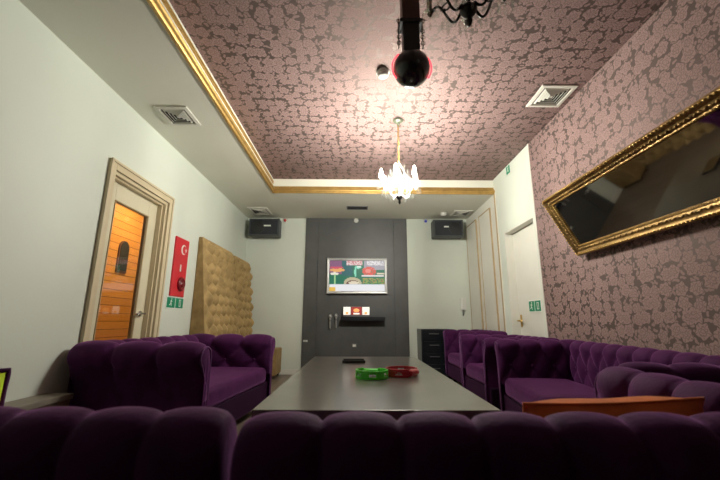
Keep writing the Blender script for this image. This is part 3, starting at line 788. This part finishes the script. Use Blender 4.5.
# ------------------------------------------------------------------ sofas
def sofa_profile(t, r, H, zin, zout, drop=0.02):
    """cross-section: (a = outward offset from inner face, z, outward normal)"""
    pts = []
    ca, cz = t * 0.5 + 0.028, H - r                       # centre of the roll, pushed outward
    ai = ca - r
    # inner face straight up
    n1 = 18
    for k in range(n1):
        u = k / n1; pts.append((ai, zin + (cz - zin) * u, -1.0, 0.0, 'in'))
    n2 = 26
    for k in range(n2 + 1):
        an = PI - (PI + 0.9) * k / n2
        pts.append((ca + r * cos(an), cz + r * sin(an), cos(an), sin(an), 'roll'))
    ax, az = pts[-1][0], pts[-1][1]
    n3 = 9
    ao = ca + r * 0.05
    for k in range(1, n3 + 1):
        u = k / n3
        pts.append((ao + (ax - ao) * max(0, 1 - u * 4), az + (zout - az) * u, 1.0, 0.0, 'out'))
    return pts, ai, ca, cz

def tufted(P, L, s, A, q=0.14, out_amp=0.35, nb=12, ra=0.42):
    """grid along x in [-L/2, L/2] of profile P=(a,z,na,nz,zone): returns MB with x, a(y), z"""
    npl = max(2, round(L / s)); s = L / npl
    prof = P[0]; zc = P[3]
    arc = 0; last = None; zr = {}
    mb = MB(); vs = []
    nu = npl * nb + 1
    for i in range(nu):
        x = -L / 2 + L * i / (nu - 1); f = (x + L / 2) / s
        fe = min(x + L / 2, L / 2 - x)
        ends = min(1.0, max(0, fe) / 0.035)
        end_r = 0.55 + 0.45 * math.sqrt(max(0, 1 - (1 - ends) ** 2))
        for (a, z, na, nz, zone) in prof:
            ch = abs(sin(PI * f)) ** 0.42
            if zone == 'in':
                v = (zc - z)
                A1, B1 = f + v / (2 * q), f - v / (2 * q)
                hgt = (abs(sin(PI * A1)) * abs(sin(PI * B1))) ** 0.30
                if v > 2.15 * q: hgt = max(hgt, 0.0)
            elif zone == 'roll': hgt = ch
            else: hgt = 1 - (1 - ch) * out_amp
            am = A if zone == 'in' else A * (ra + (1 - ra) * max(0.0, -na) ** 1.5)
            dd = am * (hgt * end_r) - am - (A - am) * 0.25
            vs.append((x, a + na * dd, z + nz * dd))
    nv = len(prof)
    fs = [(i * nv + j, (i + 1) * nv + j, (i + 1) * nv + j + 1, i * nv + j + 1) for i in range(nu - 1) for j in range(nv - 1)]
    mb.add(vs, fs, 0, True)
    # end caps: a slightly domed fan
    for i, sg in ((0, -1), (nu - 1, 1)):
        ring = vs[i * nv:(i + 1) * nv]
        cx_ = ring[0][0]
        ca, cz = P[2], P[3]
        rings = [ring]
        for k, (sc, dm) in enumerate(((0.9, 0.004), (0.6, 0.008), (0.25, 0.009))):
            rings.append([(cx_ + sg * dm, ca + (p[1] - ca) * sc, (cz if p[2] > cz else p[2]) + ((p[2] - cz) * sc if p[2] > cz else 0)) for p in ring])
        vv = [p for rg in rings for p in rg]; ff = []
        for r_ in range(len(rings) - 1):
            for j in range(nv - 1):
                ff.append((r_ * nv + j, r_ * nv + j + 1, (r_ + 1) * nv + j + 1, (r_ + 1) * nv + j))
        mb.add(vv, ff, 0, True)
        # close the middle strip between the inner and outer halves
        lastr = rings[-1]
        mb.add([lastr[0], lastr[-1], lastr[18], lastr[18 + 26]], [(0, 1, 3, 2)], 0, True)
        mb.add(lastr[18:45], [tuple(range(27))], 0, True)
    # buttons where the creases cross
    v = 0.0; row = 0
    while v < 2.2 * q:
        z = zc - v
        if z < prof[0][1] + 0.03: break
        for k in range(1, npl + (0 if row % 2 == 0 else 1)):
            xx = -L / 2 + (k - (0.5 if row % 2 else 0)) * s
            if v > 0: mb.sphere((xx, P[1] + A * 0.5, z), 0.011, 8, 5, sc=(1, 0.6, 1))
        v += q; row += 1
    return mb

def rounded(lo, hi, r=0.05, n=6, puff=0.0):
    """soft cushion box"""
    mb = MB(); c = [(lo[i] + hi[i]) / 2 for i in range(3)]; hs = [(hi[i] - lo[i]) / 2 for i in range(3)]
    seq = lambda h: [-h + r * (1 - cos(PI / 2 * k / n)) for k in range(n)] + [-h + r + (2 * h - 2 * r) * k / 8 for k in range(9)] + [h - r * (1 - cos(PI / 2 * (n - 1 - k) / n)) for k in range(n)]
    def P(p):
        q = [max(-(hs[i] - r), min(hs[i] - r, p[i])) for i in range(3)]
        d = Vector([p[i] - q[i] for i in range(3)])
        if d.length > 1e-9: d = d.normalized() * r
        res = [c[i] + q[i] + d[i] for i in range(3)]
        if puff:
            fx = 1 - (p[0] / hs[0]) ** 2; fy = 1 - (p[1] / hs[1]) ** 2
            res[2] += puff * max(0, fx) ** .5 * max(0, fy) ** .5 * (1 if p[2] > 0 else -1)
        return tuple(res)
    for ax in range(3):
        for sg in (-1, 1):
            u, v = [(1, 2), (0, 2), (0, 1)][ax]
            su_, sv = seq(hs[u]), seq(hs[v]); vs = []
            for a in su_:
                for b in sv:
                    p = [0, 0, 0]; p[ax] = sg * hs[ax]; p[u] = a; p[v] = b; vs.append(P(p))
            m = len(sv)
            mb.add(vs, [(i * m + j, (i + 1) * m + j, (i + 1) * m + j + 1, i * m + j + 1) for i in range(len(su_) - 1) for j in range(m - 1)], 0, True)
    return mb

def sofa(name, label, cat, loc, rot, L, D, H=0.715, left=True, right=True, s_back=0.17, s_arm=0.17, A=0.030, seat_h=0.40, cushions=1, group=None, r=0.078, ra=0.42):
    """front faces local -y; left/right arms at local -x / +x"""
    t = thing(name, label, cat, loc, (0, 0, rot), group)
    T = 0.12
    P = sofa_profile(T, r, H, seat_h - 0.06, 0.10)
    over = P[2] + r                       # how far the roll reaches outward of the inner face datum
    yb = D / 2 - over                     # datum (inner face) of back
    xa = L / 2 - over
    bl = L if not (left or right) else L
    # back runs the full length except under the arms' rolls
    x0 = -L / 2 + (over * 0.98 if left else 0); x1 = L / 2 - (over * 0.98 if right else 0)
    b = tufted(P, x1 - x0, s_back, A)
    b.v = [(x + (x0 + x1) / 2, y + yb, z) for x, y, z in b.v]
    b.build('backrest', M['velvet'], t)
    for sg, on in ((-1, left), (1, right)):
        if not on: continue
        Lb = D - 0.01
        a = tufted(P, Lb, s_arm, A, ra=ra)
        # local: x along -> world y, a -> outward x
        if sg > 0: a.v = [(xa + a_, -x + 0.0, z) for x, a_, z in a.v]
        else: a.v = [(-xa - a_, x + 0.0, z) for x, a_, z in a.v]
        arm = a.build('arm', M['velvet'], t)
        # piping along the front scroll
        pr = [(sg * (xa + p[0] - p[2] * A * 0.85), -Lb / 2 - 0.004, p[1] - p[3] * A * 0.85) for p in P[0]]
        MB().tube(pr, 0.006, 6).build('piping', M['piping'], arm)
    xs0 = -L / 2 + (over - 0.02 if left else 0.01); xs1 = L / 2 - (over - 0.02 if right else 0.01)
    ys = -D / 2 + 0.02
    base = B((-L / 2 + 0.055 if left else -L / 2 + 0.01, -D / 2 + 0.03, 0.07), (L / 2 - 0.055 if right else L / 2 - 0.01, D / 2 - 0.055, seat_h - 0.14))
    base.build('base', M['velvet_shaded'], t, 0.012)
    cwid = (xs1 - xs0) / cushions
    for k in range(cushions):
        c = rounded((xs0 + k * cwid + 0.003, ys, seat_h - 0.145), (xs0 + (k + 1) * cwid - 0.003, yb + 0.01, seat_h), 0.045, 5, 0.012)
        c.build('seat_cushion', M['velvet'], t)
    for sx in (-1, 1):
        for sy in (-1, 1):
            MB().lathe([(0.018, 0), (0.028, 0.03), (0.028, 0.075)], 14, T=Tr(sx * (L / 2 - 0.12), sy * (D / 2 - 0.12), 0)).build('foot', M['foot'], t)
    return t

# left sofa along the wall
sofa('sofa', 'purple tufted sofa along the left wall under the glass door', 'sofa', (-1.388, 3.24, 0), math.radians(84.7), 1.60, 0.93, H=0.722, s_back=0.19, s_arm=0.27, A=0.046, r=0.106, ra=0.85, group='purple tufted sofas')
# sofas whose backs fill the foreground
sofa('sofa', 'purple tufted sofa in the left foreground, back to the viewer', 'sofa', (-0.832, 0.985, 0), PI, 1.23, 0.78, H=0.713, left=False, right=True, s_back=0.118, s_arm=0.15, A=0.030, group='purple tufted sofas')
sofa('sofa', 'purple tufted sofa in the middle foreground with the rust cushion, back to the viewer', 'sofa', (0.396, 0.955, 0), PI, 1.15, 0.78, H=0.713, left=True, right=False, s_back=0.128, s_arm=0.15, A=0.032, group='purple tufted sofas')
# along the wallpapered wall
sofa('sofa', 'long purple tufted sofa under the gold mirror along the right wall', 'sofa', (1.452, 2.31, 0), math.radians(-97), 2.0, 0.70, s_back=0.17, s_arm=0.17, A=0.042, cushions=2, group='purple tufted sofas')
sofa('armchair', 'purple tufted armchair between the long sofa and the far armchair', 'armchair', (1.56, 3.93, 0), -PI / 2, 0.95, 0.72, s_back=0.16, s_arm=0.17, A=0.042, group='purple tufted armchairs')
sofa('armchair', 'purple tufted armchair farthest back beside the black drawer cabinet', 'armchair', (1.625, 5.22, 0), -PI / 2, 1.02, 0.60, H=0.745, s_back=0.16, s_arm=0.17, A=0.042, group='purple tufted armchairs')

# cushions
def pillow(w, h, d):
    mb = MB(); n = 26
    for sg in (-1, 1):
        def P(u, v):
            a, b = u * 2 - 1, v * 2 - 1
            pin = 1 - 0.06 * (1 - abs(a) ** 2.0) * 0 - 0.05 * (1 - b * b) * abs(a) ** 3
            pz = 1 - 0.05 * (1 - a * a) * abs(b) ** 3
            t = ((1 - a ** 4) * (1 - b ** 4)) ** 0.55
            return (a * w / 2 * pin, sg * d / 2 * t * (1 + 0.05 * sin(a * 7 + b * 5)), b * h / 2 * pz)
        mb.grid(P, n, n)
    return mb
def pillow_edge(w, h):
    pts = []
    n = 20
    def P(a, b):
        return (a * w / 2 * (1 - 0.05 * (1 - b * b) * abs(a) ** 3), 0, b * h / 2 * (1 - 0.05 * (1 - a * a) * abs(b) ** 3))
    for k in range(n): pts.append(P(-1 + 2 * k / n, -1))
    for k in range(n): pts.append(P(1, -1 + 2 * k / n))
    for k in range(n): pts.append(P(1 - 2 * k / n, 1))
    for k in range(n): pts.append(P(-1, 1 - 2 * k / n))
    return pts
t = thing('cushion', 'rust orange plush cushion showing over the middle foreground sofa back', 'cushion', (0.592, 0.935, 0.549), (math.radians(22), math.radians(-1.5), 0.02))
pillow(0.42, 0.28, 0.15).build('cover', M['rust'], t)
MB().tube(pillow_edge(0.42, 0.28), 0.004, 6, True).build('piping', M['rust'], t)
t = thing('cushion', 'lime green cushion with purple border at the far left edge', 'cushion', (-1.175, 1.04, 0.557), (math.radians(-9), 0, math.radians(60)))
pillow(0.38, 0.285, 0.11).build('cover', M['lime'], t)
MB().tube(pillow_edge(0.383, 0.288), 0.009, 8, True).build('border', M['velvet'], t)

# ------------------------------------------------------------------ table and what lies on it
tb = thing('coffee_table', 'long dark low table with a glossy top between the purple sofas', 'table', (0.09, 2.90, 0))
B((-0.54, -1.215, 0.435), (0.54, 1.20, 0.48)).build('tabletop', M['table'], tb, 0.004)
for y in (-0.85, 0.85):
    B((-0.38, y - 0.05, 0.0), (0.38, y + 0.05, 0.435)).build('leg', M['table'], tb, 0.004)
B((-0.04, -0.80, 0.18), (0.04, 0.80, 0.30)).build('stretcher', M['table'], tb, 0.003)

t = thing('tablet', 'flat dark tablet lying near the far end of the table', 'tablet', (-0.025, 3.55, 0.4805), (0, 0, 0.03))
B((-0.105, -0.075, 0), (0.105, 0.075, 0.022)).build('body', M['black'], t, 0.004)
B((-0.095, -0.065, 0.022), (0.095, 0.065, 0.024)).build('screen', M['mirror'], t)

def tambourine(label, loc, rot, mat):
    t = thing('tambourine', label, 'tambourine', loc, (0, 0, rot), 'tambourines on the table')
    R, hh, wd_ = 0.108, 0.054, 0.012
    # D-shaped rim with six slots in which the jingles sit
    path = []
    for k in range(49):
        a = math.radians(-60 + 300 * k / 48); path.append((R * cos(a + PI / 6), R * sin(a + PI / 6) * 0.92))
    N = len(path)
    m = MB()
    slots = [(4, 8), (13, 17), (22, 26), (31, 35), (40, 44)]
    def seg(i0, i1, z0, z1):
        vs = []; fs = []
        for i in range(i0, i1 + 1):
            x, y = path[i]; l = math.hypot(x, y); ux, uy = x / l, y / l
            vs += [(x - ux * wd_ / 2, y - uy * wd_ / 2, z0), (x + ux * wd_ / 2, y + uy * wd_ / 2, z0), (x + ux * wd_ / 2, y + uy * wd_ / 2, z1), (x - ux * wd_ / 2, y - uy * wd_ / 2, z1)]
        nseg = i1 - i0
        for i in range(nseg):
            for k in range(4):
                fs.append((i * 4 + k, i * 4 + (k + 1) % 4, (i + 1) * 4 + (k + 1) % 4, (i + 1) * 4 + k))
        fs += [(0, 1, 2, 3), tuple(nseg * 4 + k for k in (3, 2, 1, 0))]
        m.add(vs, fs)
    seg(0, N - 1, 0, hh * 0.27); seg(0, N - 1, hh * 0.73, hh)
    last = 0
    for a, b in slots:
        seg(last, a, hh * 0.27, hh * 0.73); last = b
    seg(last, N - 1, hh * 0.27, hh * 0.73)
    m.build('rim', mat, t, 0.002)
    g0, g1 = path[0], path[-1]
    gx = [(g0[0], g0[1], hh / 2), (g0[0] * 0.96 + 0.0, g0[1] * 0.8, hh / 2), ((g0[0] + g1[0]) / 2, (g0[1] + g1[1]) / 2, hh / 2), (g1[0], g1[1] * 0.9, hh / 2), (g1[0], g1[1], hh / 2)]
    MB().tube([(g0[0], g0[1], hh / 2)] + [((g0[0] * (1 - u) + g1[0] * u), (g0[1] * (1 - u) + g1[1] * u), hh / 2) for u in (.2, .4, .6, .8)] + [(g1[0], g1[1], hh / 2)], hh * 0.42, 12).build('grip', mat, t)
    for a, b in slots:
        x, y = path[(a + b) // 2]
        j = MB()
        for dz in (-0.003, 0.003):
            j.lathe([(0.004, dz - 0.001), (0.015, dz), (0.004, dz + 0.001)], 14, T=Tr(x, y, hh / 2))
        j.tube([(x, y, hh * 0.27), (x, y, hh * 0.73)], 0.0015, 6)
        j.build('jingle', M['chrome'], t)
    return t
tambourine('bright green plastic tambourine lying on the dark table', (0.105, 2.60, 0.4805), 2.6, M['tamb_green'])
tambourine('dark red plastic tambourine lying beside the green one', (0.318, 2.70, 0.4805), 0.4, M['tamb_red'])

# ------------------------------------------------------------------ tan headboards, ottoman, bench
def headboard(label, y0, y1, Hh=1.86, b1=0.04):
    t = thing('headboard_panel', label, 'headboard', (XL + 0.004, (y0 + y1) / 2, 0), (0, 0, PI / 2), 'tan tufted panels against the left wall')
    w = y1 - y0; b0 = 0.255
    # body: wedge in y(-front),z
    vs = []
    for x in (-w / 2, w / 2):
        vs += [(x, 0, 0), (x, -b0, 0), (x, -b1, Hh), (x, 0, Hh)]
    MB().add(vs, [(0, 1, 2, 3), (7, 6, 5, 4), (0, 4, 5, 1), (1, 5, 6, 2), (2, 6, 7, 3), (3, 7, 4, 0)]).build('body', M['tan_side'], t, 0.006)
    nu, nv = 70, 150
    s = w / max(2, round(w / 0.18)); q = 0.125
    def P(u, v):
        x = -w / 2 + w * u; z = Hh * v; L_ = Hh - z
        a1, b_1 = (x + w / 2) / s + L_ / (2 * q), (x + w / 2) / s - L_ / (2 * q)
        h = (abs(sin(PI * a1)) * abs(sin(PI * b_1))) ** 0.7
        e = min(1, min(u * w, (1 - u) * w, L_) / 0.07)
        return (x, -(b0 + (b1 - b0) * v) - 0.004 - 0.085 * h * e, z)
    MB().grid(P, nu, nv).build('tufted_front', M['tan_velvet'], t)
    return t
headboard('tan tufted tall panel nearer the red alarm board', 4.36, 5.44)
headboard('tan tufted tall panel farther back in the left rear corner', 5.455, 6.20, 1.825, 0.075)
t = thing('ottoman', 'tan upholstered low block standing behind the far arm of the left sofa', 'ottoman', (-1.37, 5.98, 0))
rounded((-0.15, -0.22, 0.04), (0.15, 0.22, 0.43), 0.02, 4).build('body', M['tan_side'], t)
for sx in (-1, 1):
    for sy in (-1, 1):
        MB().lathe([(0.014, 0), (0.02, 0.05)], 10, T=Tr(sx * 0.11, sy * 0.17, 0)).build('foot', M['foot'], t)
t = thing('bench', 'low brown bench along the left wall behind the near sofa arm', 'bench', (XL + 0.125, 1.49, 0))
B((-0.12, -0.95, 0.0), (0.040, 0.95, 0.375)).build('body', M['bench'], t, 0.004)
B((-0.122, -0.96, 0.375), (0.050, 0.96, 0.408)).build('cap', M['bench_top'], t, 0.004)

# ------------------------------------------------------------------ light, camera, view
w = bpy.data.worlds.new('room_ambient'); S.world = w; w.use_nodes = True
w.node_tree.nodes['Background'].inputs[0].default_value = (0.9, 0.9, 1.0, 1); w.node_tree.nodes['Background'].inputs[1].default_value = 0.02

cam = bpy.data.cameras.new('camera'); co = bpy.data.objects.new('camera', cam); COL.objects.link(co); S.camera = co
cam.sensor_width = 36; cam.lens = 362.17 / 720 * 36; cam.clip_start = 0.02
pitch, yaw, roll = 0.2201, 0.0083, 0.0039
co.matrix_world = Tr(0, 0, 0.855) @ Rz(-yaw) @ Rx(PI / 2 + pitch) @ Rz(roll)
cam.dof.use_dof = True; cam.dof.focus_distance = 3.6; cam.dof.aperture_fstop = 4.0
S.view_settings.view_transform = 'Standard'; S.view_settings.look = 'None'; S.view_settings.gamma = 1; S.view_settings.use_curve_mapping = False
S.view_settings.exposure = 0.40
S.cycles.use_denoising = True
S.cycles.max_bounces = 10; S.cycles.transparent_max_bounces = 24; S.cycles.sample_clamp_indirect = 6
